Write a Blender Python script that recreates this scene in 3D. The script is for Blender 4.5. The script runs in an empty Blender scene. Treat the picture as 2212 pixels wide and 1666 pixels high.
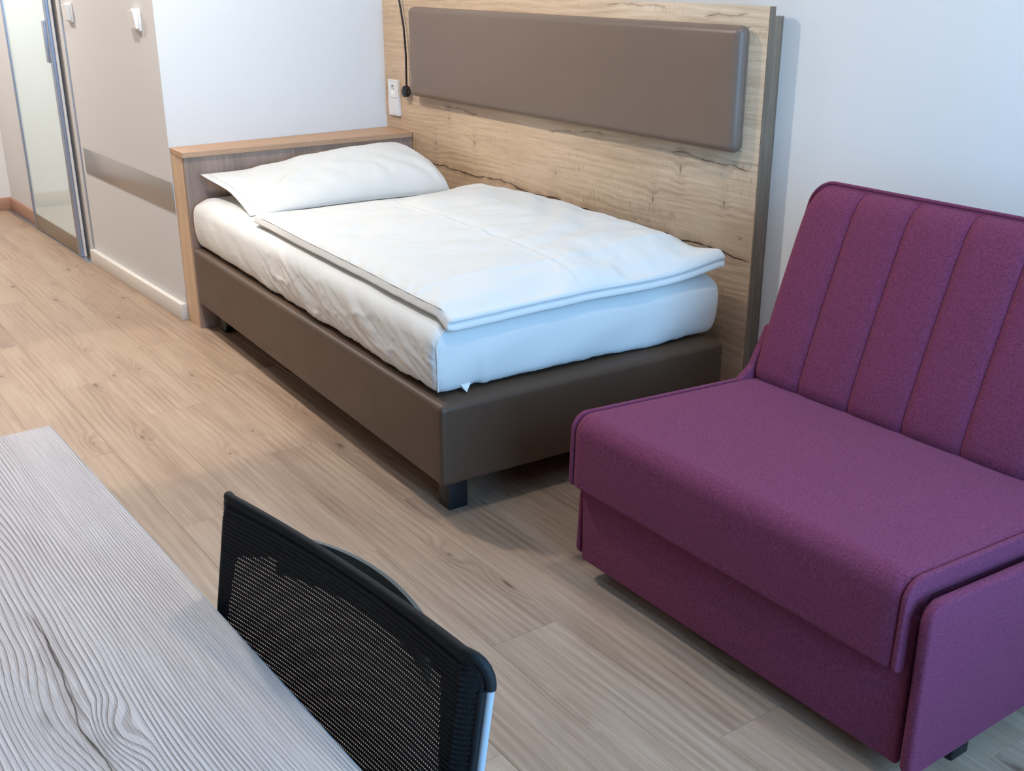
import bpy, bmesh, math, random
import numpy as np
from mathutils import Matrix, Vector

random.seed(7)
SC = bpy.context.scene
COL = SC.collection

# ------------------------------------------------------------------ camera
CAM_LOC = (4.2198, -2.4115, 1.3843)
YAW, PITCH, ROLL, FPX = 0.9593, -0.3657, -0.003, 2390.69
def set_camera():
    fw = Vector((-math.sin(YAW)*math.cos(PITCH), math.cos(YAW)*math.cos(PITCH), math.sin(PITCH)))
    rt = Vector((math.cos(YAW), math.sin(YAW), 0)); up = rt.cross(fw)
    r2 = math.cos(ROLL)*rt + math.sin(ROLL)*up
    u2 = -math.sin(ROLL)*rt + math.cos(ROLL)*up
    cd = bpy.data.cameras.new('camera'); co = bpy.data.objects.new('camera', cd); COL.objects.link(co)
    m = Matrix(((r2.x, u2.x, -fw.x, CAM_LOC[0]), (r2.y, u2.y, -fw.y, CAM_LOC[1]), (r2.z, u2.z, -fw.z, CAM_LOC[2]), (0, 0, 0, 1)))
    co.matrix_world = m
    cd.sensor_fit = 'HORIZONTAL'; cd.sensor_width = 36; cd.lens = FPX/2212*36
    cd.clip_start = 0.01
    SC.camera = co
set_camera()

# ------------------------------------------------------------------ world, daylight, exposure
SKY_COL = (0.27, 0.57, 1.0); SKY_STR = 17.0
EXPOSURE = 0.0
WIN = dict(x=4.95, y0=-2.00, y1=-0.30, z0=0.55, z1=2.35)     # window opening in the wall behind the camera
world = bpy.data.worlds.new('sky'); SC.world = world; world.use_nodes = True
bg = world.node_tree.nodes['Background']; bg.inputs[0].default_value = (*SKY_COL, 1); bg.inputs[1].default_value = SKY_STR
SC.view_settings.view_transform = 'Standard'; SC.view_settings.look = 'None'
SC.view_settings.exposure = EXPOSURE; SC.view_settings.gamma = 1; SC.view_settings.use_curve_mapping = False
cy = SC.cycles; cy.use_adaptive_sampling = True; cy.adaptive_threshold = 0.03; cy.adaptive_min_samples = 12; cy.max_bounces = 7; cy.diffuse_bounces = 4; cy.glossy_bounces = 3; cy.transmission_bounces = 3; cy.transparent_max_bounces = 6
pl = bpy.data.lights.new('window_portal', 'AREA'); pl.shape = 'RECTANGLE'
pl.size = WIN['y1']-WIN['y0']; pl.size_y = WIN['z1']-WIN['z0']; pl.cycles.is_portal = True
po = bpy.data.objects.new('window_portal', pl); COL.objects.link(po)
po.location = (WIN['x']+0.02, (WIN['y0']+WIN['y1'])/2, (WIN['z0']+WIN['z1'])/2)
po.rotation_euler = (math.radians(90), 0, math.radians(90))

DOWNLIGHTS = [  # x, y, wide power, beam power, colour
    (0.55, -1.48, 38, 62, (1.0, 0.945, 0.88)),
    (-1.95, -1.85, 42, 8, (1.0, 0.955, 0.91)),
    (2.75, -0.85, 9.5, 0, (1.0, 0.945, 0.88)),
]
CEIL = 2.50

# ------------------------------------------------------------------ helpers
def lin(c):
    return tuple(((v/255)/12.92 if v/255 <= 0.04045 else ((v/255+0.055)/1.055)**2.4) for v in c)
def link_obj(name, me, parent=None, mat=None):
    o = bpy.data.objects.new(name, me); COL.objects.link(o)
    if parent is not None: o.parent = parent
    if mat is not None and me is not None and not me.materials: me.materials.append(mat)
    return o
def tag(o, label=None, cat=None, group=None, kind=None):
    if label: o['label'] = label
    if cat: o['category'] = cat
    if group: o['group'] = group
    if kind: o['kind'] = kind
    return o
def thing(name, label, cat, loc=(0, 0, 0), rz=0, group=None):
    o = bpy.data.objects.new(name, None); COL.objects.link(o); o.empty_display_size = 0.1
    o.location = loc; o.rotation_euler = (0, 0, rz)
    return tag(o, label, cat, group)
def mesh(name, verts, faces, mat, parent=None, smooth=False, auto=None):
    me = bpy.data.meshes.new(name)
    me.from_pydata([tuple(map(float, v)) for v in verts], [], [tuple(f) for f in faces]); me.update()
    if smooth:
        for p in me.polygons: p.use_smooth = True
    bm = bmesh.new(); bm.from_mesh(me); bmesh.ops.recalc_face_normals(bm, faces=bm.faces)
    if auto is not None:
        for e in bm.edges:
            if len(e.link_faces) == 2 and e.calc_face_angle(0) > math.radians(auto): e.smooth = False
    bm.to_mesh(me); bm.free()
    return link_obj(name, me, parent, mat)
def from_bm(name, bm, mat, parent=None, smooth=False, auto=35):
    bmesh.ops.recalc_face_normals(bm, faces=bm.faces)
    if smooth:
        for f in bm.faces: f.smooth = True
        for e in bm.edges:
            if len(e.link_faces) == 2 and e.calc_face_angle(0) > math.radians(auto): e.smooth = False
    me = bpy.data.meshes.new(name); bm.to_mesh(me); bm.free()
    return link_obj(name, me, parent, mat)
def box(name, x0, x1, y0, y1, z0, z1, mat, parent=None, bev=0.0, seg=2):
    bm = bmesh.new(); bmesh.ops.create_cube(bm, size=1)
    for v in bm.verts:
        v.co = Vector((x0 if v.co.x < 0 else x1, y0 if v.co.y < 0 else y1, z0 if v.co.z < 0 else z1))
    if bev > 0: bmesh.ops.bevel(bm, geom=bm.edges[:], offset=bev, segments=seg, affect='EDGES', profile=0.5, clamp_overlap=True)
    return from_bm(name, bm, mat, parent, smooth=bev > 0, auto=50)
def prism(name, poly, z0, z1, mat, parent=None, bev=0.0, seg=2, axis='z'):
    """polygon extruded; axis z: poly is (x,y); axis x: poly is (y,z), z0/z1 are x; axis y: poly is (x,z)"""
    def P(a, b, c): return {'z': (a, b, c), 'x': (c, a, b), 'y': (a, c, b)}[axis]
    bm = bmesh.new(); n = len(poly)
    lo = [bm.verts.new(P(a, b, z0)) for a, b in poly]; hi = [bm.verts.new(P(a, b, z1)) for a, b in poly]
    bm.faces.new(lo); bm.faces.new(hi)
    for i in range(n): bm.faces.new((lo[i], lo[(i+1) % n], hi[(i+1) % n], hi[i]))
    bmesh.ops.recalc_face_normals(bm, faces=bm.faces)
    if bev > 0:
        es = [e for e in bm.edges if e.calc_face_angle(0) > math.radians(40)]
        bmesh.ops.bevel(bm, geom=es, offset=bev, segments=seg, affect='EDGES', profile=0.5, clamp_overlap=True)
    return from_bm(name, bm, mat, parent, smooth=True, auto=40)
def round_poly(pts, radii, k=6):
    out = []; n = len(pts)
    for i in range(n):
        p = np.array(pts[i], float); a = np.array(pts[i-1], float); b = np.array(pts[(i+1) % n], float); r = radii[i] if hasattr(radii, '__len__') else radii
        if r <= 0: out.append(tuple(p)); continue
        da = (a-p)/np.linalg.norm(a-p); db = (b-p)/np.linalg.norm(b-p)
        th = math.acos(max(-1, min(1, da@db))); t = min(r/math.tan(th/2), 0.49*np.linalg.norm(a-p), 0.49*np.linalg.norm(b-p)); rr = t*math.tan(th/2)
        c = p+(da+db)/np.linalg.norm(da+db)*(rr/math.sin(th/2))
        s = p+da*t; e = p+db*t
        a0 = math.atan2(*(s-c)[::-1]); a1 = math.atan2(*(e-c)[::-1]); d = (a1-a0+math.pi) % (2*math.pi)-math.pi
        for j in range(k+1): out.append((c[0]+rr*math.cos(a0+d*j/k), c[1]+rr*math.sin(a0+d*j/k)))
    return out
def tube(name, pts, r, mat, parent=None, seg=10, caps=True, closed=False):
    pts = [Vector(p) for p in pts]; n = len(pts); verts = []; faces = []
    rr = r if hasattr(r, '__len__') else [r]*n
    up = None
    for i, p in enumerate(pts):
        if closed: t = (pts[(i+1) % n]-pts[i-1])
        else: t = (pts[min(i+1, n-1)]-pts[max(i-1, 0)])
        t.normalize()
        if up is None:
            up = Vector((0, 0, 1)) if abs(t.z) < 0.9 else Vector((1, 0, 0))
        s = t.cross(up).normalized(); up = s.cross(t).normalized()
        for j in range(seg):
            a = 2*math.pi*j/seg
            verts.append(p+rr[i]*(math.cos(a)*s+math.sin(a)*up))
    for i in range(n if closed else n-1):
        for j in range(seg):
            faces.append((i*seg+j, i*seg+(j+1) % seg, ((i+1) % n)*seg+(j+1) % seg, ((i+1) % n)*seg+j))
    if caps and not closed:
        faces.append(tuple(range(seg))[::-1]); faces.append(tuple((n-1)*seg+j for j in range(seg)))
    return mesh(name, verts, faces, mat, parent, smooth=True, auto=60)
def lathe(name, prof, mat, parent=None, seg=32, axis='z', at=(0, 0, 0)):
    verts = []; faces = []; n = len(prof)
    for r, h in prof:
        for j in range(seg):
            a = 2*math.pi*j/seg; c, s = r*math.cos(a), r*math.sin(a)
            v = {'z': (c, s, h), 'y': (c, h, s), 'x': (h, c, s)}[axis]
            verts.append((v[0]+at[0], v[1]+at[1], v[2]+at[2]))
    for i in range(n-1):
        for j in range(seg): faces.append((i*seg+j, i*seg+(j+1) % seg, (i+1)*seg+(j+1) % seg, (i+1)*seg+j))
    faces.append(tuple(range(seg))); faces.append(tuple((n-1)*seg+j for j in range(seg)))
    return mesh(name, verts, faces, mat, parent, smooth=True, auto=45)

def _h(ix, iy, seed):
    n = (ix.astype(np.int64)*374761393+iy.astype(np.int64)*668265263+seed*974711) & 0x7fffffff
    n = ((n ^ (n >> 13))*1274126177) & 0x7fffffff
    return ((n ^ (n >> 16)) & 0xffff)/65535.0
def vnoise(x, y, seed=0):
    x = np.asarray(x, float); y = np.asarray(y, float)
    ix = np.floor(x); iy = np.floor(y); fx = x-ix; fy = y-iy
    fx = fx*fx*fx*(fx*(fx*6-15)+10); fy = fy*fy*fy*(fy*(fy*6-15)+10)
    ix = ix.astype(np.int64); iy = iy.astype(np.int64)
    a = _h(ix, iy, seed); b = _h(ix+1, iy, seed); c = _h(ix, iy+1, seed); d = _h(ix+1, iy+1, seed)
    return (a*(1-fx)+b*fx)*(1-fy)+(c*(1-fx)+d*fx)*fy-0.5
def fbm(x, y, seed=0, o=3):
    s = 0; a = 1.0
    for i in range(o):
        s = s+a*vnoise(x*2**i, y*2**i, seed+i*17); a *= 0.5
    return s
def sstep(a, b, x):
    t = np.clip((np.asarray(x, float)-a)/(b-a), 0, 1); return t*t*(3-2*t)
def gauss(x, w): return np.exp(-(x/w)**2)

def rounded_box(lo, hi, r, nx, ny, nz, k=5):
    """closed rounded box with dense faces -> verts (N,3), normals (N,3), faces"""
    lo = np.array(lo, float); hi = np.array(hi, float)
    def co(a, b, n):
        e = r*(1-np.cos(np.linspace(0, math.pi/2, k+1)))/1.0
        e = np.tan(np.linspace(0, math.pi/4, k+1)); e = r*(1-e[::-1])
        return np.concatenate([a+e, np.linspace(a+r, b-r, n+1)[1:-1], (b-e)[::-1]])
    C = [co(lo[i], hi[i], n) for i, n in enumerate((nx, ny, nz))]
    idx = {}; verts = []; faces = []
    L = [len(c) for c in C]
    def vid(i, j, l):
        key = (i, j, l)
        if key not in idx:
            idx[key] = len(verts); verts.append((C[0][i], C[1][j], C[2][l]))
        return idx[key]
    for l in (0, L[2]-1):
        for i in range(L[0]-1):
            for j in range(L[1]-1):
                f = [vid(i, j, l), vid(i+1, j, l), vid(i+1, j+1, l), vid(i, j+1, l)]; faces.append(f if l else f[::-1])
    for j in (0, L[1]-1):
        for i in range(L[0]-1):
            for l in range(L[2]-1):
                f = [vid(i, j, l), vid(i+1, j, l), vid(i+1, j, l+1), vid(i, j, l+1)]; faces.append(f if j == 0 else f[::-1])
    for i in (0, L[0]-1):
        for j in range(L[1]-1):
            for l in range(L[2]-1):
                f = [vid(i, j, l), vid(i, j+1, l), vid(i, j+1, l+1), vid(i, j, l+1)]; faces.append(f if i else f[::-1])
    P = np.array(verts); q = np.clip(P, lo+r, hi-r); d = P-q; ln = np.linalg.norm(d, axis=1, keepdims=True); d = d/np.maximum(ln, 1e-9)
    return q+r*d, d, faces

# ------------------------------------------------------------------ node materials
class NT:
    def __init__(s, name):
        s.mat = bpy.data.materials.new(name); s.mat.use_nodes = True; s.t = s.mat.node_tree; s.t.nodes.clear()
        s.out = s.t.nodes.new('ShaderNodeOutputMaterial')
        s.bsdf = s.t.nodes.new('ShaderNodeBsdfPrincipled'); s.t.links.new(s.bsdf.outputs[0], s.out.inputs[0])
    def n(s, typ, ins=None, out=0, **props):
        nd = s.t.nodes.new(typ)
        for k, v in props.items(): setattr(nd, k, v)
        for k, v in (ins or {}).items(): s.put(nd.inputs[k], v)
        return nd.outputs[out]
    def put(s, sock, v):
        if isinstance(v, bpy.types.NodeSocket): s.t.links.new(v, sock)
        else: sock.default_value = v
    def m(s, op, a, b=0.0, c=None):
        nd = s.t.nodes.new('ShaderNodeMath'); nd.operation = op; s.put(nd.inputs[0], a); s.put(nd.inputs[1], b)
        if c is not None: s.put(nd.inputs[2], c)
        return nd.outputs[0]
    def xyz(s, x, y, z): return s.n('ShaderNodeCombineXYZ', {0: x, 1: y, 2: z})
    def noise(s, vec, scale=1.0, detail=2.0, rough=0.5):
        return s.n('ShaderNodeTexNoise', {'Vector': vec, 'Scale': scale, 'Detail': detail, 'Roughness': rough})
    def mapr(s, v, a, b, c=0.0, d=1.0, smooth=True):
        nd = s.t.nodes.new('ShaderNodeMapRange'); nd.interpolation_type = 'SMOOTHSTEP' if smooth else 'LINEAR'
        for i, x in enumerate((v, a, b, c, d)): s.put(nd.inputs[i], x)
        return nd.outputs[0]
    def ramp(s, fac, stops):
        nd = s.t.nodes.new('ShaderNodeValToRGB'); el = nd.color_ramp.elements
        while len(el) < len(stops): el.new(0.5)
        for e, (p, c) in zip(el, stops): e.position = p; e.color = (*lin(c), 1)
        s.put(nd.inputs[0], fac); return nd.outputs[0]
    def mix(s, fac, a, b, blend='MIX'):
        nd = s.t.nodes.new('ShaderNodeMix'); nd.data_type = 'RGBA'; nd.blend_type = blend
        s.put(nd.inputs[0], fac)
        s.put(nd.inputs[6], a if isinstance(a, bpy.types.NodeSocket) else (*a, 1)); s.put(nd.inputs[7], b if isinstance(b, bpy.types.NodeSocket) else (*b, 1))
        return nd.outputs[2]
    def set(s, **kw):
        names = dict(color='Base Color', rough='Roughness', metal='Metallic', normal='Normal', spec='Specular IOR Level', sheen='Sheen Weight', sheen_rough='Sheen Roughness', coat='Coat Weight', coat_rough='Coat Roughness', trans='Transmission Weight', emit='Emission Color', emit_s='Emission Strength', alpha='Alpha', sheen_tint='Sheen Tint')
        for k, v in kw.items():
            if isinstance(v, tuple) and len(v) == 3: v = (*v, 1)
            s.put(s.bsdf.inputs[names[k]], v)
        return s
    def bump(s, h, strength=0.3, dist=0.001):
        return s.n('ShaderNodeBump', {'Strength': strength, 'Distance': dist, 'Height': h})
    def objco(s, rnd=False):
        c = s.n('ShaderNodeTexCoord', out=3)
        sp = s.t.nodes.new('ShaderNodeSeparateXYZ'); s.t.links.new(c, sp.inputs[0])
        w = s.m('MULTIPLY', s.n('ShaderNodeObjectInfo', out=5), 97.0) if rnd else 0.0
        return sp.outputs[0], sp.outputs[1], sp.outputs[2], w

def paint(name, rgb, rough=0.75, bump=0.08, scale=350):
    k = NT(name); x, y, z, _ = k.objco(); v = k.xyz(x, y, z)
    h = k.noise(v, scale, 3)
    k.set(color=lin(rgb), rough=rough, normal=k.bump(h, bump, 0.002), spec=0.3); return k.mat
def plain(name, rgb, rough=0.5, metal=0.0, spec=0.5, **kw):
    k = NT(name); x, y, z, _ = k.objco(); h = k.noise(k.xyz(x, y, z), 600, 2)
    r = k.m('ADD', rough, k.m('MULTIPLY', k.m('SUBTRACT', h, 0.5), 0.08))
    k.set(color=lin(rgb), rough=r, metal=metal, spec=spec, **kw); return k.mat
def leather(name, rgb, rough=0.42):
    k = NT(name); x, y, z, _ = k.objco(); v = k.xyz(x, y, z)
    vo = k.n('ShaderNodeTexVoronoi', {'Vector': v, 'Scale': 900.0}); nz = k.noise(v, 9, 3)
    c = k.mix(k.m('MULTIPLY', nz, 0.35), lin(rgb), tuple(0.72*a for a in lin(rgb)))
    k.set(color=c, rough=k.m('ADD', rough-0.05, k.m('MULTIPLY', nz, 0.1)), normal=k.bump(vo, 0.12, 0.0006), spec=0.32); return k.mat
def fabric(name, rgb, scale=1400.0):
    k = NT(name); x, y, z, _ = k.objco(); v = k.xyz(x, y, z)
    # diagonal twill weave + fluff
    a = k.m('SINE', k.m('MULTIPLY', k.m('ADD', k.m('ADD', x, y), z), scale*1.5)); b = k.m('SINE', k.m('MULTIPLY', k.m('SUBTRACT', x, k.m('ADD', y, z)), scale*0.9))
    f = k.noise(v, 260, 4, 0.65); f2 = k.noise(v, 900, 2)
    h = k.m('ADD', k.m('MULTIPLY', k.m('MULTIPLY', a, b), 0.25), k.m('ADD', f, f2))
    base = lin(rgb)
    c = k.mix(k.mapr(f, 0.3, 0.75), tuple(0.70*q for q in base), tuple(min(1, 1.25*q) for q in base))
    fl = k.n('ShaderNodeTexVoronoi', {'Vector': v, 'Scale': 60.0})
    c = k.mix(k.m('MULTIPLY', k.mapr(fl, 0.035, 0.015), 0.35), c, lin((200, 170, 190)))
    k.set(color=c, rough=0.95, spec=0.15, sheen=0.2, sheen_rough=0.5, normal=k.bump(h, 0.45, 0.0012)); k.put(k.bsdf.inputs['Sheen Tint'], (*lin((190, 140, 180)), 1))
    return k.mat
def linen(name, rgb):
    k = NT(name); x, y, z, _ = k.objco(); v = k.xyz(x, y, z)
    a = k.m('SINE', k.m('MULTIPLY', x, 2600.0)); b = k.m('SINE', k.m('MULTIPLY', k.m('ADD', y, z), 2600.0))
    f = k.noise(v, 45, 4, 0.6)
    h = k.m('ADD', k.m('MULTIPLY', k.m('ADD', a, b), 0.05), f)
    k.set(color=lin(rgb), rough=0.62, spec=0.3, sheen=0.15, normal=k.bump(h, 0.10, 0.004)); return k.mat
def wood(name, stops, along, across, depth, freq=60, amp=2.5, kdens=(2.2, 5.0), kthr=0.55, ksize=0.09, ring=0.16, fib=0.30, broad=0.9, rough=0.5, bump=0.25, rnd=False, cracks=(), spots=(), fibs=(7, 260), knot_col=(92, 66, 48), kbend=1.6, ysq=0.0, groove=False, crk=8.0, flecks=0.0):
    k = NT(name); cs = k.objco(rnd); g = {'X': cs[0], 'Y': cs[1], 'Z': cs[2]}; w = cs[3]
    x, y, d = g[along], g[across], g[depth]
    if rnd: x = k.m('ADD', x, k.m('MULTIPLY', w, 0.37))
    wz = k.m('ADD', d, w) if rnd else d
    n1 = k.noise(k.xyz(k.m('MULTIPLY', x, 1.1), k.m('MULTIPLY', y, 6.0), wz), 1.0, 3)
    vec = k.xyz(k.m('MULTIPLY', x, kdens[0]), k.m('ADD', k.m('MULTIPLY', y, kdens[1]), k.m('MULTIPLY', w, 3.7)) if rnd else k.m('MULTIPLY', y, kdens[1]), 0.0)
    vn = k.t.nodes.new('ShaderNodeTexVoronoi'); vn.voronoi_dimensions = '2D'; k.t.links.new(vec, vn.inputs['Vector']); vn.inputs['Scale'].default_value = 1.0
    rsp = k.t.nodes.new('ShaderNodeSeparateColor'); k.t.links.new(vn.outputs['Color'], rsp.inputs[0])
    pres = k.m('GREATER_THAN', rsp.outputs[0], kthr)
    wob = k.m('MULTIPLY', k.m('SUBTRACT', k.noise(k.xyz(k.m('MULTIPLY', x, 60.0), k.m('MULTIPLY', y, 90.0), wz), 1.0, 2), 0.5), 0.10)
    kd = k.m('ADD', vn.outputs['Distance'], wob)
    kn = k.m('MULTIPLY', k.mapr(kd, k.mapr(rsp.outputs[1], 0.0, 1.0, ksize*0.35, ksize*1.15), 0.0), pres)
    bend = k.m('MULTIPLY', k.mapr(vn.outputs['Distance'], 0.42, 0.0), pres)
    for sx, sy, ra, rb, st in spots:       # explicit knots: place, half sizes, strength
        q = k.m('SQRT', k.m('ADD', k.m('POWER', k.m('DIVIDE', k.m('SUBTRACT', x, sx), ra), 2.0), k.m('POWER', k.m('DIVIDE', k.m('SUBTRACT', y, sy), rb), 2.0)))
        kn = k.m('MAXIMUM', kn, k.m('MULTIPLY', k.mapr(k.m('ADD', q, k.m('MULTIPLY', wob, 5.0)), 1.0, 0.2), st))
        bend = k.m('MAXIMUM', bend, k.mapr(q, 6.0, 0.0))
    field = k.m('ADD', k.m('ADD', k.m('MULTIPLY', (k.m('ADD', y, k.m('MULTIPLY', k.m('MULTIPLY', y, y), ysq)) if ysq else y), freq), k.m('MULTIPLY', n1, amp)), k.m('MULTIPLY', bend, kbend))
    rg = k.m('SINE', k.m('MULTIPLY', field, 6.2832))
    if groove: rg = k.mapr(rg, -1.0, -0.15, -1.0, 0.35)
    rmask = k.mapr(k.noise(k.xyz(k.m('MULTIPLY', x, 1.7), k.m('MULTIPLY', y, 9.0), wz), 1.0, 2), 0.35, 0.7, 0.15, 1.0)
    rg = k.m('MULTIPLY', rg, rmask)
    fb = k.noise(k.xyz(k.m('MULTIPLY', x, fibs[0]), k.m('MULTIPLY', y, fibs[1]), wz), 1.0, 3, 0.6)
    br = k.noise(k.xyz(k.m('MULTIPLY', x, 1.6), k.m('MULTIPLY', y, 11.0), k.m('ADD', wz, 3.0)), 1.0, 4, 0.6)
    val = k.m('ADD', k.m('ADD', 0.5, k.m('MULTIPLY', rg, ring)), k.m('ADD', k.m('MULTIPLY', k.m('SUBTRACT', fb, 0.5), fib), k.m('MULTIPLY', k.m('SUBTRACT', br, 0.5), broad)))
    if rnd: val = k.m('ADD', val, k.m('MULTIPLY', k.m('SUBTRACT', k.n('ShaderNodeObjectInfo', out=5), 0.5), 0.17))
    col = k.ramp(val, stops)
    if flecks:
        fk = k.noise(k.xyz(k.m('MULTIPLY', x, 330.0), k.m('MULTIPLY', y, 26.0), wz), 1.0, 2)
        fm = k.noise(k.xyz(k.m('MULTIPLY', x, 3.0), k.m('MULTIPLY', y, 7.0), 4.0), 1.0, 2)
        fkm = k.m('MULTIPLY', k.m('MULTIPLY', k.mapr(fk, 0.56, 0.72), k.mapr(fm, 0.42, 0.62)), flecks)
        col = k.mix(fkm, col, lin((118, 90, 66)))
    halo = k.m('MULTIPLY', bend, 0.12)
    col = k.mix(halo, col, lin(knot_col))
    col = k.mix(k.m('MULTIPLY', kn, 0.75), col, lin(knot_col))
    hgt = k.m('ADD', k.m('MULTIPLY', rg, 0.5), k.m('MULTIPLY', fb, 0.8))
    for x0, z0, x1, z1, wd, st in cracks:
        t = k.mapr(x, x0, x1, 0.0, 1.0, smooth=False)
        line = k.m('ADD', k.m('MULTIPLY', t, z1-z0), z0)
        nz = k.m('SUBTRACT', k.noise(k.xyz(k.m('MULTIPLY', x, crk), z0*31.0, 0.0), 1.0, 4, 0.5), 0.5)
        dd = k.m('ABSOLUTE', k.m('SUBTRACT', k.m('SUBTRACT', y, line), k.m('MULTIPLY', nz, 0.05)))
        msk = k.m('MULTIPLY', k.mapr(x, x0, x0+0.04), k.mapr(x, x1-0.04, x1, 1.0, 0.0))
        tn = k.noise(k.xyz(k.m('MULTIPLY', x, 14.0), z0*7, 2.0), 1.0, 2)
        cw = k.m('MULTIPLY', k.mapr(tn, 0.3, 0.7, 0.25, 1.3), wd)
        cr = k.m('MULTIPLY', k.m('MULTIPLY', k.mapr(k.m('DIVIDE', dd, cw), 1.0, 0.2), msk), st)
        hal = k.m('MULTIPLY', k.m('MULTIPLY', k.mapr(k.m('DIVIDE', dd, cw), 9.0, 0.0), msk), 0.30*st)
        col = k.mix(hal, col, lin((112, 84, 62))); col = k.mix(cr, col, lin((58, 42, 34)))
    k.set(color=col, rough=k.m('ADD', rough, k.m('MULTIPLY', k.m('SUBTRACT', fb, 0.5), 0.15)), normal=k.bump(hgt, bump, 0.0015), spec=0.4)
    return k.mat

M = {}
M['wall'] = paint('wall_paint_white', (229, 227, 223))
M['beige'] = paint('wall_paint_beige', (214, 213, 212), rough=0.6)
M['taupe'] = paint('wall_taupe_low_bounce', (168, 153, 139))  # tone of the unseen wall is made up, darkened to cut bounced fill light
M['ceil'] = paint('ceiling_paint', (222, 219, 214))
M['trimw'] = plain('trim_white', (226, 221, 212), 0.4)
OAK = [(0.0, (110, 88, 71)), (0.3, (150, 124, 104)), (0.55, (172, 146, 124)), (1.0, (196, 174, 153))]
M['floor'] = wood('floor_oak', OAK, 'X', 'Y', 'Z', freq=42, amp=2.6, kdens=(3.6, 9.0), kthr=0.68, ksize=0.12, ring=0.10, fib=0.72, broad=0.75, rough=0.33, bump=0.15, rnd=True, fibs=(5, 330))
M['under'] = plain('screed_grey', (70, 62, 55), 0.9)
PAN = [(0.0, (126, 98, 76)), (0.32, (190, 158, 127)), (0.6, (217, 187, 155)), (1.0, (236, 211, 181))]
CR = [(0.0, 0.600, 1.10, 0.585, 0.0040, 0.95), (1.05, 0.585, 2.02, 0.553, 0.0042, 1.0), (0.30, 0.842, 0.57, 0.826, 0.0022, 0.85), (1.00, 0.826, 1.33, 0.842, 0.0016, 0.7), (1.64, 0.828, 1.99, 0.815, 0.0024, 0.85), (1.75, 1.235, 1.95, 1.25, 0.002, 0.8), (1.30, 1.255, 1.62, 1.262, 0.0018, 0.7)]
SP = [(0.344, 0.796, 0.006, 0.016, 0.7), (0.234, 0.681, 0.006, 0.018, 0.75), (0.529, 0.717, 0.006, 0.018, 0.7), (1.056, 0.678, 0.008, 0.008, 0.7), (1.696, 0.78, 0.007, 0.022, 0.75), (1.575, 0.668, 0.006, 0.02, 0.75), (1.89, 0.705, 0.006, 0.016, 0.7)]
M['panel'] = wood('panel_oak', PAN, 'X', 'Z', 'Y', flecks=0.6, freq=46, amp=6.0, kdens=(2.0, 4.0), kthr=0.86, ksize=0.035, ring=0.10, fib=0.60, broad=0.75, rough=0.48, bump=0.2, cracks=CR, spots=SP, fibs=(9, 240), kbend=0.5)
EDGE = [(0.0, (70, 56, 46)), (0.35, (110, 92, 76)), (0.65, (138, 116, 96)), (1.0, (170, 146, 122))]  # panel oak darkened: shade on the end face is put into the colour
M['panel_v'] = wood('panel_oak_vertical_shaded', EDGE, 'Z', 'Y', 'X', freq=70, amp=2.0, kthr=0.9, ring=0.12, fib=0.6, broad=0.8, rough=0.5, bump=0.2)
M['console_v'] = wood('console_oak_vertical_shaded', [(0.0, (98, 80, 70)), (0.35, (140, 118, 104)), (0.6, (164, 140, 124)), (1.0, (188, 164, 146))], 'Z', 'Y', 'X', freq=40, amp=2.5, kthr=0.85, ring=0.06, fib=0.4, broad=0.9, rough=0.5, bump=0.2)  # same oak greyed and darkened: the front's shade is painted into the colour
M['console_s'] = wood('console_oak_side', PAN, 'Z', 'X', 'Y', freq=60, amp=2.0, kthr=0.95, ring=0.08, fib=0.4, broad=0.7, rough=0.5, bump=0.2)
M['console_t'] = wood('console_oak_top_warmlit', [(0.0, (130, 98, 74)), (0.35, (172, 136, 106)), (0.6, (190, 152, 120)), (1.0, (210, 174, 142))], 'Y', 'X', 'Z', freq=50, amp=2.0, kthr=0.9, ring=0.08, fib=0.4, broad=0.6, rough=0.5, bump=0.15)  # same oak in a warmer tone: lamp light on the top is painted in
DESK = [(0.0, (144, 122, 114)), (0.35, (198, 175, 165)), (0.6, (233, 211, 201)), (1.0, (244, 228, 220))]
M['desk'] = wood('desk_grey_wood', DESK, 'X', 'Y', 'Z', freq=300, amp=12.0, ysq=1.25, groove=True, kdens=(1.2, 3.0), kthr=0.97, ksize=0.03, ring=0.20, fib=0.40, broad=0.30, rough=0.42, bump=0.8, cracks=[(0.50, -0.155, 0.90, -0.175, 0.0018, 0.9)], spots=[(0.714, -0.197, 0.026, 0.009, 0.4), (0.765, -0.152, 0.012, 0.005, 0.4)], fibs=(8, 420), knot_col=(120, 108, 100), kbend=3.0, crk=5.0)
M['base'] = leather('leatherette_brown', (84, 65, 51))
M['pad'] = leather('leatherette_taupe', (127, 107, 93), 0.36)
M['linen'] = linen('linen_white', (218, 217, 213))
M['purple'] = fabric('upholstery_purple', (119, 56, 82))
M['gap'] = plain('shadow_gap_black', (16, 12, 16), 0.9)
M['black'] = plain('plastic_black', (18, 18, 20), 0.45)
M['blackw'] = plain('painted_black_leg', (24, 24, 28), 0.5)
M['meshk'] = plain('mesh_black', (17, 17, 19), 0.7, spec=0.35)
M['grey'] = plain('plastic_grey', (92, 92, 84), 0.35)
M['lgrey'] = plain('plastic_light_grey', (168, 172, 178), 0.35)
M['alu'] = plain('aluminium', (176, 182, 192), 0.28, metal=0.85)
M['aludark'] = plain('aluminium_dark', (150, 160, 178), 0.35, metal=0.4)
M['band'] = plain('brushed_band', (176, 170, 162), 0.30, metal=0.55)
M['bronze'] = plain('rail_bronze', (150, 138, 120), 0.4, metal=0.5)
M['glassdoor'] = plain('backpainted_glass', (220, 236, 236), 0.07, spec=0.6)
M['plastic'] = plain('plastic_white', (232, 230, 226), 0.3)
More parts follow.
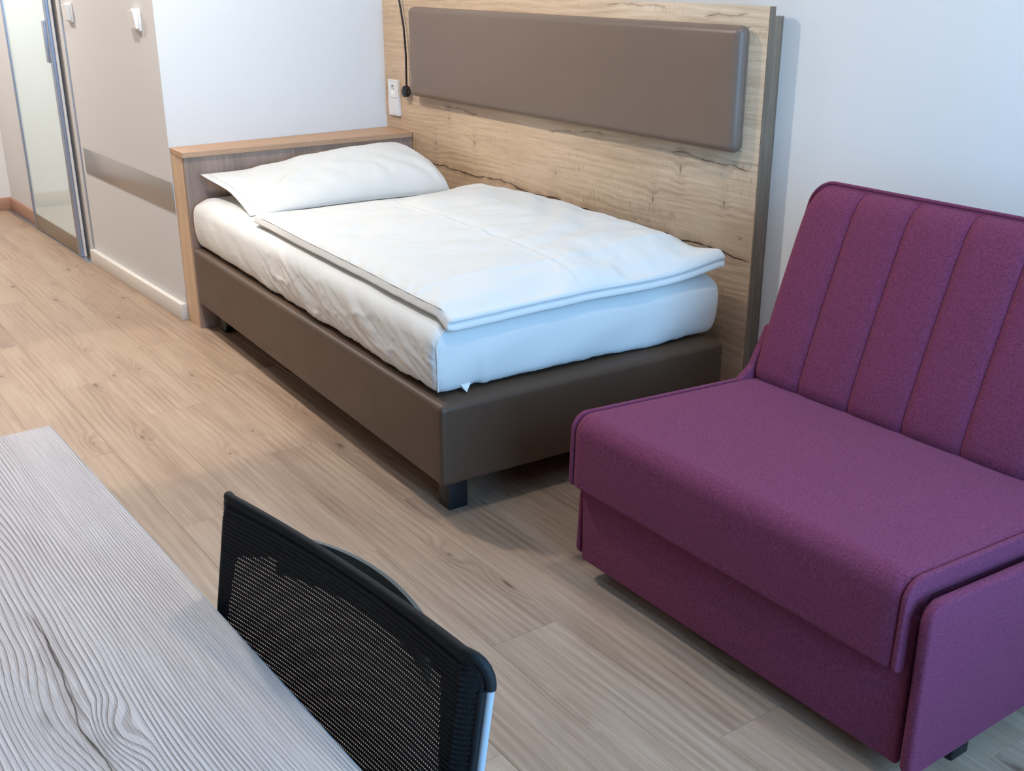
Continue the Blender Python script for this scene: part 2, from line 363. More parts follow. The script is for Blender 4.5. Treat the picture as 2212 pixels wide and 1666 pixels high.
M['wskirt'] = wood('skirting_wood', [(0.0, (140, 100, 80)), (0.4, (178, 136, 112)), (1.0, (206, 166, 142))], 'X', 'Z', 'Y', freq=60, kthr=0.95)
M['hole'] = plain('socket_hole', (30, 28, 28), 0.8)
def glass_mat():
    k = NT('window_glass'); tr = k.n('ShaderNodeBsdfTransparent', {0: (0.95, 0.98, 0.97, 1)}); gl = k.n('ShaderNodeBsdfGlossy', {0: (1, 1, 1, 1), 1: 0.02})
    fr = k.n('ShaderNodeFresnel', {0: 1.35}); mx = k.t.nodes.new('ShaderNodeMixShader')
    k.t.links.new(fr, mx.inputs[0]); k.t.links.new(tr, mx.inputs[1]); k.t.links.new(gl, mx.inputs[2]); k.t.links.new(mx.outputs[0], k.out.inputs[0]); return k.mat
M['glass'] = glass_mat()
def emit_mat(name, col, s):
    k = NT(name); k.set(color=(0.9, 0.9, 0.9), emit=col, emit_s=s); return k.mat

# ------------------------------------------------------------------ the room
XH = -0.153                     # head wall plane
YW = 0.060                      # long wall plane
XF, YL, XR = -2.92, -2.95, 4.95
def yp(x): return -0.990+0.0313*(x-XH)
def struct(o, label, cat='wall'): return tag(o, label, cat, kind='structure')

fl = struct(box('floor', XF-0.1, XR+0.1, YL-0.1, YW+0.1, -0.10, -0.009, M['under']), 'floor of pale oak planks running along the bed', 'floor')
PL, PW, GAP = 1.22, 0.18, 0.0005
def plank_mesh(L):
    bm = bmesh.new(); bmesh.ops.create_cube(bm, size=1)
    for v in bm.verts: v.co = Vector((v.co.x*(L-GAP), v.co.y*(PW-GAP*0.6), -0.004+v.co.z*0.008))
    top = [e for e in bm.edges if all(v.co.z > -0.001 for v in e.verts)]
    bmesh.ops.bevel(bm, geom=top, offset=0.0006, segments=1, affect='EDGES')
    me = bpy.data.meshes.new('plank'); bm.to_mesh(me); bm.free(); me.materials.append(M['floor']); return me
full = plank_mesh(PL)
offs = {0: 0.588, -1: 0.088, -2: 0.79, -3: 0.385, -4: 1.02, -5: 0.21, 1: 0.30, 2: 0.92}
for r in range(-11, 7):
    y0 = -1.10+PW*r
    if y0+PW < YL or y0 > YW: continue
    xs = XF if y0 < -0.93 else XH+0.01
    off = offs.get(r, random.random()*PL)
    a = off-PL*math.ceil((off-xs)/PL)
    while a < XR:
        b = a+PL; a2, b2 = max(a, xs), min(b, XR)
        if b2-a2 > 0.05:
            me = full if (b2-a2) > PL-1e-6 else plank_mesh(b2-a2)
            o = link_obj('plank', me, fl); o.location = ((a2+b2)/2, y0+PW/2, 0)
        a = b

struct(box('wall_back', XH-0.1, XR+0.1, YW, YW+0.1, 0, CEIL, M['wall']), 'white long wall behind headboard and purple sofa')
XHB = -0.176                    # the head wall is a little out of square
struct(prism('wall_head', [(XH, yp(XH)+0.0005), (XHB, YW), (XHB-0.10, YW), (XH-0.10, yp(XH)+0.0005)], 0, CEIL, M['wall']), 'white wall at the head end of the bed')
XP = -1.336
struct(prism('wall_partition', [(XH-0.0005, yp(XH)), (XP, yp(XP)), (XP, yp(XP)+0.10), (XH-0.1, yp(XH)+0.10), (XH-0.1, yp(XH)+0.0004), (XH-0.0005, yp(XH)+0.0004)], 0, CEIL, M['beige']), 'beige partition wall with two switches and metal band')
struct(prism('wall_corridor', [(XP-0.0005, yp(XP)+0.003), (XF, yp(XF)+0.003), (XF, yp(XF)+0.10), (XP, yp(XP)+0.10)], 0, CEIL, M['beige']), 'beige corridor wall behind the sliding glass door')
struct(box('wall_far', XF-0.1, XF, YL, yp(XF)+0.1, 0, CEIL, M['wall']), 'white end wall of the corridor')
struct(box('wall_left', XF-0.1, XR+0.1, YL-0.1, YL, 0, CEIL, M['taupe']), 'unseen long wall behind the desk, taupe tone made up to cut bounced light')
struct(box('ceiling', XF-0.1, XR+0.1, YL-0.1, YW+0.1, CEIL, CEIL+0.1, M['ceil']), 'white ceiling with recessed downlights', 'ceiling')
# wall with the window: four pieces around the opening, one mesh
bm = bmesh.new()
for (a, b, c, d) in ((YL, WIN['y0'], 0, CEIL), (WIN['y1'], YW, 0, CEIL), (WIN['y0'], WIN['y1'], 0, WIN['z0']), (WIN['y0'], WIN['y1'], WIN['z1'], CEIL)):
    g = bmesh.ops.create_cube(bm, size=1)
    for v in g['verts']:
        v.co = Vector((XR if v.co.x < 0 else XR+0.25, a if v.co.y < 0 else b, c if v.co.z < 0 else d))
struct(from_bm('wall_window', bm, M['wall']), 'white wall with a large window')
w1 = tag(bpy.data.objects.new('window_1', None), 'large two-pane window with white frame', 'window', kind='structure'); COL.objects.link(w1); w1.location = (XR+0.1, (WIN['y0']+WIN['y1'])/2, WIN['z0'])
hw = (WIN['y1']-WIN['y0'])/2; hh = WIN['z1']-WIN['z0']
for i, (a, b, c, d) in enumerate(((-hw, -hw+0.06, 0, hh), (hw-0.06, hw, 0, hh), (-hw+0.06, hw-0.06, 0, 0.06), (-hw+0.06, hw-0.06, hh-0.06, hh), (-0.04, 0.04, 0.06, hh-0.06))):
    box('window_frame', -0.03, 0.03, a, b, c, d, M['trimw'], w1, 0.004)
for a, b in ((-hw+0.06, -0.04), (0.04, hw-0.06)): box('pane', -0.004, 0.004, a, b, 0.06, hh-0.06, M['glass'], w1)

# skirtings and trims
def skew_strip(name, xa, xb, dy0, dy1, z0, z1, mat, label, cat, bev=0.0):
    o = prism(name, [(xa, yp(xa)+dy0), (xb, yp(xb)+dy0), (xb, yp(xb)+dy1), (xa, yp(xa)+dy1)], z0, z1, mat, None, bev)
    return tag(o, label, cat, kind='structure')
skew_strip('baseboard_partition', XP-0.005, XH+0.004, -0.024, -0.0005, 0.0, 0.068, M['trimw'], 'cream baseboard along the beige partition wall', 'baseboard', 0.002)
skew_strip('baseboard_corridor', XF+0.012, XP-0.20, -0.010, 0.0025, 0.0, 0.075, M['wskirt'], 'wooden baseboard behind the sliding door', 'baseboard', 0.001)
tag(box('baseboard_far', XF, XF+0.012, YL, yp(XF)+0.02, 0, 0.075, M['wskirt'], None, 0.001), 'wooden baseboard of the corridor end wall', 'baseboard', kind='structure')
skew_strip('trim_1', -1.285, XH-0.001, -0.004, -0.0005, 0.4506, 0.5678, M['band'], 'brushed metal guard band across the beige partition', 'trim', 0.0008)
skew_strip('trim_2', XF+0.02, XP-0.005, -0.036, -0.012, 0.0, 0.006, M['alu'], 'metal floor track of the sliding door', 'track', 0.001)
skew_strip('trim_3', XP-0.007, XP-0.0008, -0.006, 0.0025, 0.069, CEIL, M['alu'], 'metal edge profile at the end of the partition', 'trim')

# sliding glass door
door = tag(bpy.data.objects.new('door_1', None), 'sliding door of pale greenish glass with metal frame', 'door', kind='structure'); COL.objects.link(door)
door.location = (-1.452, yp(-1.452)-0.024, 0.008); door.rotation_euler = (0, 0, math.atan(0.0313))
DW, DH = 0.83, 2.20
box('glass_panel', -DW+0.022, -0.045, -0.004, 0.004, 0.085, DH-0.04, M['glassdoor'], door)
box('frame_post', -DW, -DW+0.022, -0.012, 0.012, 0, DH, M['aludark'], door, 0.002)
box('frame_post', -0.045, 0.0, -0.014, 0.013, 0, DH, M['aludark'], door, 0.003)
box('frame_post', 0.001, 0.012, 0.0, 0.012, 0, DH, M['plastic'], door, 0.002)
box('bottom_rail', -DW+0.022, -0.045, -0.010, 0.010, 0, 0.085, M['bronze'], door, 0.002)
box('top_rail', -DW+0.022, -0.045, -0.010, 0.010, DH-0.04, DH, M['aludark'], door, 0.002)
box('handle', -0.085, -0.045, -0.020, 0.010, 0.935, 1.125, M['aludark'], door, 0.002)

# switches on the partition
def switch(x, label, z=1.137, h=0.082, w=0.080):
    t = thing('light_switch', label, 'light switch', (x, yp(x)-0.0003, z), math.atan(0.0313), 'switches on the beige partition')
    box('back_plate', -w/2, w/2, -0.010, 0, 0, h, M['plastic'], t, 0.0015)
    bm = bmesh.new(); bmesh.ops.create_cube(bm, size=1)
    for v in bm.verts:
        top = v.co.z > 0; front = v.co.y < 0
        v.co = Vector((v.co.x*w*0.8, (-0.030 if top else -0.020) if front else -0.010, 0.008 if not top else h-0.006))
    bmesh.ops.bevel(bm, geom=bm.edges[:], offset=0.0015, segments=2, affect='EDGES')
    from_bm('rocker', bm, M['plastic'], t, True, 50)
switch(-1.205, 'white light switch on the beige partition, nearest the glass door')
switch(-0.335, 'white light switch on the beige partition, nearest the bed')

# recessed downlights (the lamps of the room)
for i, (dx, dy, pw, pb, colr) in enumerate(DOWNLIGHTS):
    t = thing('downlight', ['round recessed ceiling downlight over the floor beside the bed', 'round recessed ceiling downlight in the corridor', 'round recessed ceiling downlight above the purple sofa'][i], 'ceiling light', (dx, dy, CEIL), 0, 'recessed downlights')
    lathe('ring', [(0.075, 0.0), (0.085, -0.002), (0.088, -0.006), (0.080, -0.008), (0.070, -0.004), (0.070, 0.0)], M['plastic'], t)
    lathe('lens', [(0.0005, -0.002), (0.069, -0.002), (0.069, -0.0005), (0.0005, -0.0005)], emit_mat('lamp_lens', colr, 20), t)
    la = bpy.data.lights.new('downlight_lamp', 'AREA'); la.shape = 'DISK'; la.size = 0.15; la.energy = pw; la.color = colr
    lo = bpy.data.objects.new('downlight_lamp', la); COL.objects.link(lo); lo.location = (0, 0, -0.012); lo.parent = t
    if pb <= 0: continue
    sp = bpy.data.lights.new('downlight_beam', 'SPOT'); sp.spot_size = 2*math.atan(0.80/2.5); sp.spot_blend = 0.14; sp.shadow_soft_size = 0.03; sp.energy = pb; sp.color = colr
    so = bpy.data.objects.new('downlight_beam', sp); COL.objects.link(so); so.location = (0, 0, -0.014); so.parent = t

# ------------------------------------------------------------------ headboard
BY = -0.0418
def frB(u, v): return (math.cos(BY)*u-math.sin(BY)*v, math.sin(BY)*u+math.cos(BY)*v-1)
hb = thing('headboard', 'tall oak wall panel beside the bed with a long brown padded cushion', 'headboard', (0, 0, 0))
box('board', XHB+0.002, 2.0142, 0.0, 0.022, 0.001, 1.2686, M['panel'], hb, 0.0008, 1)
box('edge_band', 2.0144, 2.0162, 0.0, 0.022, 0.001, 1.2686, M['panel_v'], hb)
box('rear_frame', 1.90, 2.013, 0.0222, YW-0.0005, 0.001, 1.242, M['panel_v'], hb, 0.0008, 1)
V, Nn, F = rounded_box((0.119, -0.048, 0.8655), (1.9607, -0.001, 1.2171), 0.024, 60, 3, 14, 6)
cx = (V[:, 0]-0.119)/1.8417; cz = (V[:, 2]-0.8655)/0.3516
puff = 0.010*np.clip(np.minimum.reduce([cx*1.8417, (1-cx)*1.8417, cz*0.35, (1-cz)*0.35])/0.10, 0, 1)**0.5
V[:, 1] -= puff*(V[:, 1] < -0.03)
pad = mesh('cushion_pad', V, F, M['pad'], hb, smooth=True); pad['label'] = 'long brown leatherette pad'
for sx in (0.119, 1.9607):
    s = 1 if sx < 1 else -1
    for zz, dz in ((0.8655, 1), (1.2171, -1)):
        tube('mitre_seam', [(sx+s*0.004, -0.010, zz+dz*0.004), (sx+s*0.007, -0.030, zz+dz*0.007), (sx+s*0.014, -0.045, zz+dz*0.014), (sx+s*0.03, -0.0545, zz+dz*0.03)], 0.0012, M['pad'], hb, 6)

# ------------------------------------------------------------------ console behind the pillow
con = thing('head_console', 'low oak ledge cabinet behind the pillow at the bed head', 'console', (0, 0, 0))
VE = 0.987
A = frB(0, 0.013); Bq = frB(0, VE+0.011)
def back(y): return XH+(XHB-XH)*(y-yp(XH))/(YW-yp(XH))+0.0015
top = [(A[0]+0.006, A[1]-0.007), (Bq[0]+0.006, -0.0015), (back(0), -0.0015), (back(A[1]), A[1]-0.001)]
prism('top_board', top, 0.686, 0.7064, M['console_t'], con, 0.0008, 1)
front = [(A[0], A[1]), (Bq[0], -0.0015), (Bq[0]-0.02, -0.0015), (A[0]-0.02, A[1])]
prism('front_panel', front, 0.001, 0.6858, M['console_v'], con)
prism('side_panel', [(A[0]-0.0205, A[1]), (A[0]-0.0205, A[1]+0.02), (back(A[1]), A[1]+0.02), (back(A[1]), A[1])], 0.001, 0.6858, M['console_s'], con)

# ------------------------------------------------------------------ socket and reading lamp on the headboard
so_ = thing('wall_socket', 'white double socket plate on the oak headboard', 'socket', (-0.0875, -0.0003, 0.7645))
box('back_plate', -0.040, 0.040, -0.0030, 0, 0.002, 0.147, M['plastic'], so_)
bm = bmesh.new()
for (a, b, c, d) in ((-0.0425, -0.0337, 0, 0.149), (0.0337, 0.0425, 0, 0.149), (-0.0337, 0.0337, 0, 0.0060), (-0.0337, 0.0337, 0.1427, 0.149), (-0.0337, 0.0337, 0.0730, 0.0752)):
    g = bmesh.ops.create_cube(bm, size=1)
    for v in g['verts']: v.co = Vector((a if v.co.x < 0 else b, -0.012 if v.co.y < 0 else -0.0002, c if v.co.z < 0 else d))
from_bm('cover_frame', bm, M['plastic'], so_)
bm = bmesh.new(); bmesh.ops.create_cube(bm, size=1)
for v in bm.verts: v.co = Vector((v.co.x*0.066, (-0.0032 if v.co.y > 0 else (-0.0180 if v.co.z > 0 else -0.0140)), 0.0065+(0.066 if v.co.z > 0 else 0)))
from_bm('rocker', bm, M['plastic'], so_)
# socket insert with round recess
bm = bmesh.new(); n = 32; cz0 = 0.109; hwid = 0.033
ring_o = []; 
for j in range(n):
    a = 2*math.pi*j/n; c, s = math.cos(a), math.sin(a); k_ = hwid/max(abs(c), abs(s)); ring_o.append(bm.verts.new((c*k_, -0.0145, cz0+s*k_)))
def ringv(r, y): return [bm.verts.new((r*math.cos(2*math.pi*j/n), y, cz0+r*math.sin(2*math.pi*j/n))) for j in range(n)]
rs = [ring_o, ringv(0.0205, -0.0145), ringv(0.0190, -0.0040)]
for a, b in zip(rs, rs[1:]):
    for j in range(n): bm.faces.new((a[j], a[(j+1) % n], b[(j+1) % n], b[j]))
bm.faces.new(rs[-1])
side = [bm.verts.new((v.co.x, -0.0035, v.co.z)) for v in ring_o]
for j in range(n): bm.faces.new((ring_o[j], ring_o[(j+1) % n], side[(j+1) % n], side[j]))
ins = from_bm('socket_insert', bm, M['plastic'], so_)
for sx in (-0.0095, 0.0095): lathe('contact_hole', [(0.0026, -0.0040), (0.0026, -0.0045)], M['hole'], ins, 10, 'y', (sx, 0, cz0))

rl = thing('reading_lamp', 'black gooseneck reading lamp hanging in front of the headboard', 'lamp', (0.0, 0.0, 0.0))
pts = []
for t_ in np.linspace(0, 1, 24):
    z_ = 0.893+t_*0.50; pts.append((float(np.interp(z_, [0.89, 1.02, 1.131, 1.239, 1.40], [0.043, 0.048, 0.038, 0.008, -0.045])), -0.020, z_))
tube('flexible_arm', pts, 0.0042, M['black'], rl, 10)
lathe('mounting_disc', [(0.03, YW-0.0005), (0.03, -0.016), (0.026, -0.019), (0.001, -0.019)], M['black'], rl, 24, 'y', (pts[-1][0], 0, pts[-1][2]+0.012))
lh = lathe('lamp_head', [(0.001, -0.034), (0.019, -0.034), (0.0230, -0.031), (0.0230, -0.014), (0.019, -0.011), (0.001, -0.011)], M['black'], rl, 28, 'y', (0.0425, 0, 0.876))
box('lamp_button', 0.0630, 0.0670, -0.026, -0.019, 0.872, 0.880, M['grey'], lh, 0.001)

# ------------------------------------------------------------------ bed (base, mattress, pillow, duvet) in its own turned frame
BO = (0.0, -1.0, 0.0)
bed = thing('bed_base', 'dark brown leatherette box base of the bed on black legs', 'bed', BO, BY)
V, Nn, F = rounded_box((0.005, 0.009, 0.108), (2.0, 0.970, 0.3394), 0.014, 40, 20, 8, 4)
w_ = (V[:, 2] > 0.2)
V[:, 2] += np.where(V[:, 2] > 0.3, -0.010*(1-np.clip(np.minimum.reduce([V[:, 0], 2-V[:, 0], V[:, 1]-0.009, 0.97-V[:, 1]])/0.05, 0, 1))**2, 0)
mesh('box', V, F, M['base'], bed, smooth=True)
for u_, v_ in ((1.9985, 0.0105), (1.9985, 0.9685)):
    tube('corner_seam', [(u_-0.003, v_+(0.003 if v_ < 0.5 else -0.003), z_) for z_ in np.linspace(0.118, 0.322, 8)], 0.0016, M['base'], bed, 6)
for u0, v0 in ((1.8775, 0.063), (1.8775, 0.85)):
    box('leg', u0, u0+0.058, v0, v0+0.058, 0.0005, 0.1085, M['blackw'], bed, 0.002)
for v0 in (0.085, 0.86):
    wcast = lathe('castor', [(0.02, -0.018), (0.036, -0.016), (0.040, -0.010), (0.040, 0.010), (0.036, 0.016), (0.02, 0.018)], M['black'], bed, 24, 'y', (0.10, v0, 0.0405))
    box('castor_fork', 0.082, 0.118, v0-0.024, v0+0.024, 0.078, 0.1085, M['black'], wcast, 0.004)

mat_ = thing('mattress', 'mattress under a white fitted sheet on the brown bed base', 'mattress', (BO[0], BO[1], 0.0015), BY)
V, Nn, F = rounded_box((0.008, 0.030, 0.340), (1.945, 0.982, 0.533), 0.060, 170, 70, 14, 9)
hx = Nn[:, :2]; hl = np.maximum(np.linalg.norm(hx, axis=1), 1e-9); cs_ = np.abs(hx)/hl[:, None]
sq = np.where(hl > 1e-6, np.maximum(cs_[:, 0]**7+cs_[:, 1]**7, 1e-9)**(-1/7), 1.0)                       # squarer plan corners
V[:, :2] += (sq-1)[:, None]*hx*0.060
lowr = Nn[:, 2] < 0
pz = (np.abs(hl)**6+np.abs(Nn[:, 2])**6)**(-1/6)-1                  # squarer lower edge
V[lowr] += (pz[:, None]*Nn*0.060)[lowr]
U, Vv, Z = V[:, 0].copy(), V[:, 1].copy(), V[:, 2].copy()
side = sstep(0.12, 0.02, Vv)*sstep(-0.3, -0.8, Nn[:, 1]); foot = sstep(0.3, 0.8, Nn[:, 0])
hz = np.clip((Z-0.338)/0.195, 0, 1)
bul = np.sin(np.pi*np.clip(hz, 0, 1))*0.012
V += Nn*(bul*np.maximum(side, foot))[:, None]
# slanting pull wrinkles on the long side, gathers by the hem
sA = U*6.5+(Z-0.44)*13; tA = (Z-0.44)*5-U*1.2
n_ = vnoise(sA*1.5+1.4*fbm(U*3, Z*6, 3), tA*1.2, 5); n2_ = vnoise(sA*3.6+2.0*fbm(U*4, Z*8, 13), tA*2.0, 7)
msk_ = sstep(-0.05, 0.30, fbm(U*1.6+4.2, Z*0+0.3, 15)+0.18)
wr = (0.008*n_+0.006*np.clip(1-np.abs(n2_)*4, 0, 1)**2*(0.3+msk_)*0.5)*(0.35+0.65*msk_)
V += Nn*(wr*side*sstep(1.0, 0.6, hz)*sstep(0.0, 0.15, U))[:, None]
wf = 0.004*np.sin((Vv*9-(Z-0.4)*14)*2+2*fbm(Vv*4, Z*5, 21))*sstep(0.8, 0.2, hz)*0.6+0.006*gauss(Vv-0.165+0.03*(hz-0.5), 0.010)*sstep(0.75, 0.1, hz)-0.005*gauss(Vv-0.145+0.02*(hz-0.5), 0.012)*sstep(0.7, 0.1, hz)
V += Nn*(wf*foot)[:, None]
low = sstep(0.375, 0.34, Z)
V[:, 2] += low*(0.008*fbm(U*5, Vv*5, 31)+0.006*fbm(U*16, Vv*16, 33))*np.maximum(side, foot)+low*0.002
V[:, 2] += 0.004*fbm(U*4, Vv*4, 41)*sstep(0.5, 0.95, Nn[:, 2])
V[:, 2] -= 0.006*sstep(0.10, 0.0, U)*sstep(0.3, 0.8, Nn[:, 2])
sheet = mesh('fitted_sheet', V, F, M['linen'], mat_, smooth=True)
from mathutils.bvhtree import BVHTree
SHEET = BVHTree.FromPolygons([tuple(v) for v in V.tolist()], F)
def rest_on_sheet(P, gap):
    for i in range(len(P)):
        h = SHEET.ray_cast(Vector((P[i][0], P[i][1], 1.0)), Vector((0, 0, -1)))
        if h[0] is not None and P[i][2] < h[0].z+gap: P[i][2] = h[0].z+gap
    return P
seam = []
for t_ in np.linspace(0, 1, 30):
    if t_ < 0.6: q = t_/0.6; zz = 0.351+q*0.112; b_ = 0.012*math.sin(math.pi*(zz-0.34)/0.193); seam.append((1.940+b_, 0.037-b_*0.6, zz))
    else:
        q = (t_-0.6)/0.4*math.pi/2; seam.append((1.949-0.022*(1-math.cos(q)), 0.030+0.062*(1-math.cos(q)), 0.463+0.056*math.sin(q)))
tube('sheet_seam', seam, 0.0028, M['linen'], mat_, 8)
mesh('tucked_corner', [(1.930, 0.095, 0.356), (1.950, 0.098, 0.360), (1.950, 0.128, 0.360), (1.930, 0.130, 0.356), (1.960, 0.110, 0.3405)], [(0, 1, 2, 3), (0, 1, 4), (1, 2, 4), (2, 3, 4), (3, 0, 4)], M['linen'], mat_)

# duvet
dv = thing('duvet', 'puffed white duvet spread over the lower bed', 'duvet', (BO[0], BO[1], 0.0040), BY)
u0, u1, v0, v1 = 0.60, 1.968, 0.064, 0.955
V, Nn, F = rounded_box((u0, v0, 0.536), (u1, v1, 0.567), 0.010, 230, 150, 3, 5)
U, Vv, Z = V[:, 0].copy(), V[:, 1].copy(), V[:, 2].copy()
tz = np.clip((Z-0.536)/0.031, 0, 1)
# plan outline: head edge runs slanted and wavy
headx = sstep(u0+0.35, u0, U); V[:, 0] += headx*(0.055*np.sin(np.pi*np.clip((Vv-v0)/(v1-v0), 0, 1))*1.0+0.02*fbm(Vv*3, U*0, 3)-0.02*sstep(0.7, 0.95, Vv))
V[:, 1] += 0.006*fbm(U*4, Vv*2, 8)*sstep(0.3, 0.06, Vv)
dvv = np.interp(Vv, [v0, 0.09, 0.20, 0.47, 0.70, 0.83, 0.90, v1], [0.0, 0.004, 0.014, 0.034, 0.056, 0.056, 0.048, 0.008])
kk = np.ones(5)/5
duh = np.interp(U, [u0, 0.66, 0.80, 1.0, 1.25, 1.5, 1.70, 1.80, 1.90, u1], [0.10, 0.22, 0.55, 0.88, 1.0, 0.98, 0.90, 0.80, 0.38, 0.0])
D = dvv*duh+0.010*sstep(u0, 0.72, U)*sstep(v0, 0.14, Vv)*sstep(u1, 1.80, U)
D += 0.006*sstep(v0, 0.12, Vv)*sstep(u1+0.0, 1.75, U)*sstep(0.6, 0.9, U)
fill = sstep(v0, 0.20, Vv)*sstep(v1, 0.85, Vv)*sstep(u1, 1.85, U)*sstep(u0, 0.75, U)
rr_ = np.hypot((U-0.95)*1.0, (Vv-0.55)*1.5)
arc = np.sin(rr_*42+3.0*fbm(U*3, Vv*3, 51))*0.0038*sstep(0.30, 0.55, rr_)*sstep(0.95, 0.6, rr_)*sstep(0.30, 0.5, Vv)
rip = 0.0036*np.sin((Vv*30+U*4)+4*fbm(U*2.5, Vv*5, 55))*sstep(1.3, 0.9, U)*sstep(0.4, 0.6, Vv)
D += (arc+rip)*fill+0.010*fbm(U*5, Vv*5, 61)*fill+0.006*fbm(U*14, Vv*9, 63)*fill
D += 0.0045*gauss(Vv-(0.468+0.008*fbm(U*3, U*0, 71)), 0.0055)*sstep(u0, 0.7, U)*sstep(u1, 1.93, U)
D -= 0.0035*gauss(Vv-0.484, 0.012)*fill
cu = 1.79+0.03*np.sin(Vv*3.3-0.6)+0.012*fbm(Vv*5, U*0, 73)
D += 0.0036*gauss(U-cu, 0.006)*sstep(v0, 0.1, Vv)
D += 0.0016*gauss(Vv-0.72-0.01*fbm(U*4, U*0, 75), 0.006)*sstep(u0, 0.8, U)*sstep(1.75, 1.5, U)
ft = sstep(1.70, 1.90, U)*sstep(u1, 1.94, U)
D += ft*(0.008*np.sin(Vv*15+U*7+3*fbm(Vv*5, U*4, 77))+0.010*fbm(Vv*9, U*7, 79))*sstep(0.2, 0.4, Vv)
V[:, 2] += D*tz
# small pleats along the near hem
V[:, 2] += 0.003*np.sin(U*60+5*fbm(U*6, U*0, 81))*gauss(Vv-0.075, 0.02)*tz*sstep(-0.15, 0.15, fbm(U*4, U*0, 83))
# foot hem: hangs a little, double lip
ff = sstep(1.90, 1.968, U)
V[:, 2] -= ff*(0.009+0.010*sstep(0.5, 0.06, Vv)-0.012*sstep(0.75, 0.95, Vv))
fs = sstep(0.3, 0.8, Nn[:, 0])
V[:, 0] -= 0.006*gauss(tz-0.50, 0.14)*fs
V[:, 0] += (0.004*sstep(0.35, 0.0, tz))*fs+0.008*fbm(Vv*6, U*0, 91)*ff
V[:, 2] -= 0.006*sstep(0.4, 0.0, tz)*ff
# far foot corner turned up like an ear
ear = gauss(U-1.955, 0.06)*gauss(Vv-0.945, 0.06)
V[:, 2] += 0.016*ear; V[:, 1] += 0.024*ear; V[:, 0] += 0.012*ear
near = sstep(-0.2, -0.8, Nn[:, 1])
V[:, 1] -= 0.012*(1-tz)*near
V = rest_on_sheet(V, 0.0005)
mesh('cover', V, F, M['linen'], dv, smooth=True)
hem = [];
tube('hem_seam', [(u, 0.0625+0.006*float(fbm(np.array([u*4]), np.array([0.128]), 8)[0]), 0.5625+0.0) for u in np.linspace(0.66, 1.93, 60)], 0.0016, M['linen'], dv, 6)

# pillow
pw_ = thing('pillow', 'plump white pillow leaning on the oak ledge', 'pillow', BO, BY)
na, nb = 64, 110
def pillow_surface(top):
    a = np.linspace(-1, 1, na); b = np.linspace(-1, 1, nb)
    a = np.sin(a*math.pi/2)*0.5+a*0.5; b = np.sin(b*math.pi/2)*0.5+b*0.5
    A_, B_ = np.meshgrid(a, b, indexing='ij')
    # outline: sides slightly concave between pointed corners
    vc = 0.502+0.410*B_*(1-0.035*(1-A_**2)*(B_ < 0)+0.0*A_)
    vc -= 0.028*sstep(-0.6, -1, B_)*sstep(0.0, -1, A_)
    half = 0.225*(1-0.05*(1-B_**2))
    uc = 0.245+half*A_+0.02*sstep(0.3, 1, B_)*A_
    base = 0.577-0.038*A_+0.010*np.clip(B_, 0, 1)*(1-A_)*0.5
    base += 0.006*sstep(-0.55, -1, B_)*(-A_)
    prof = np.interp(B_, [-1, -0.92, -0.75, -0.5, -0.1, 0.35, 0.70, 0.90, 0.97, 1.0], [0.0, 0.08, 0.26, 0.54, 0.86, 1.0, 1.03, 0.97, 0.80, 0.0])
    ea = np.clip(1-np.abs(A_)**2.8, 0, 1)**0.52
    T = 0.097*prof*ea
    wrk = 0.006*fbm(A_*2.2, B_*3, 101)+0.004*np.sin((A_*5+B_*13)+3*fbm(A_*2, B_*3, 103))*sstep(0.4, -0.6, B_)+0.0035*np.sin((B_*21-A_*8)+4*fbm(A_*2, B_*3, 107))*sstep(-0.2, 0.7, A_)
    T = T+wrk*ea*np.clip(prof*2, 0, 1)*(1 if top else 0.3)
    z = base+T if top else base-T*0.62
    z = np.maximum(z, 0.5365+0.004*fbm(uc*9, vc*9, 5)*0+0.0) if not top else z
    return np.stack([uc, vc, z], -1)
Tp = pillow_surface(True); Bt = pillow_surface(False)
verts = Tp.reshape(-1, 3).tolist(); faces = []
for i in range(na-1):
    for j in range(nb-1): faces.append((i*nb+j, i*nb+j+1, (i+1)*nb+j+1, (i+1)*nb+j))
bi = {}
for i in range(na):
    for j in range(nb):
        if i in (0, na-1) or j in (0, nb-1): bi[(i, j)] = i*nb+j
        else: bi[(i, j)] = len(verts); verts.append(Bt[i, j].tolist())
for i in range(na-1):
    for j in range(nb-1): faces.append((bi[(i, j)], bi[(i+1, j)], bi[(i+1, j+1)], bi[(i, j+1)]))
verts = rest_on_sheet(verts, 0.004)
mesh('pillowcase', verts, faces, M['linen'], pw_, smooth=True)
# flap of the case at the open (near) end
tube('case_hem', [(verts[i*nb+6][0], verts[i*nb+6][1], verts[i*nb+6][2]+0.0008) for i in range(2, na-2)], 0.0013, M['linen'], pw_, 6)

# ------------------------------------------------------------------ sofa
sf = thing('sofa', 'purple upholstered one-and-a-half seat sofa with channelled backrest', 'sofa', (2.39, -0.965, 0))
X0, X1 = 0.0, 0.906          # local x of the outer seat edges
def LY(y): return y+0.965
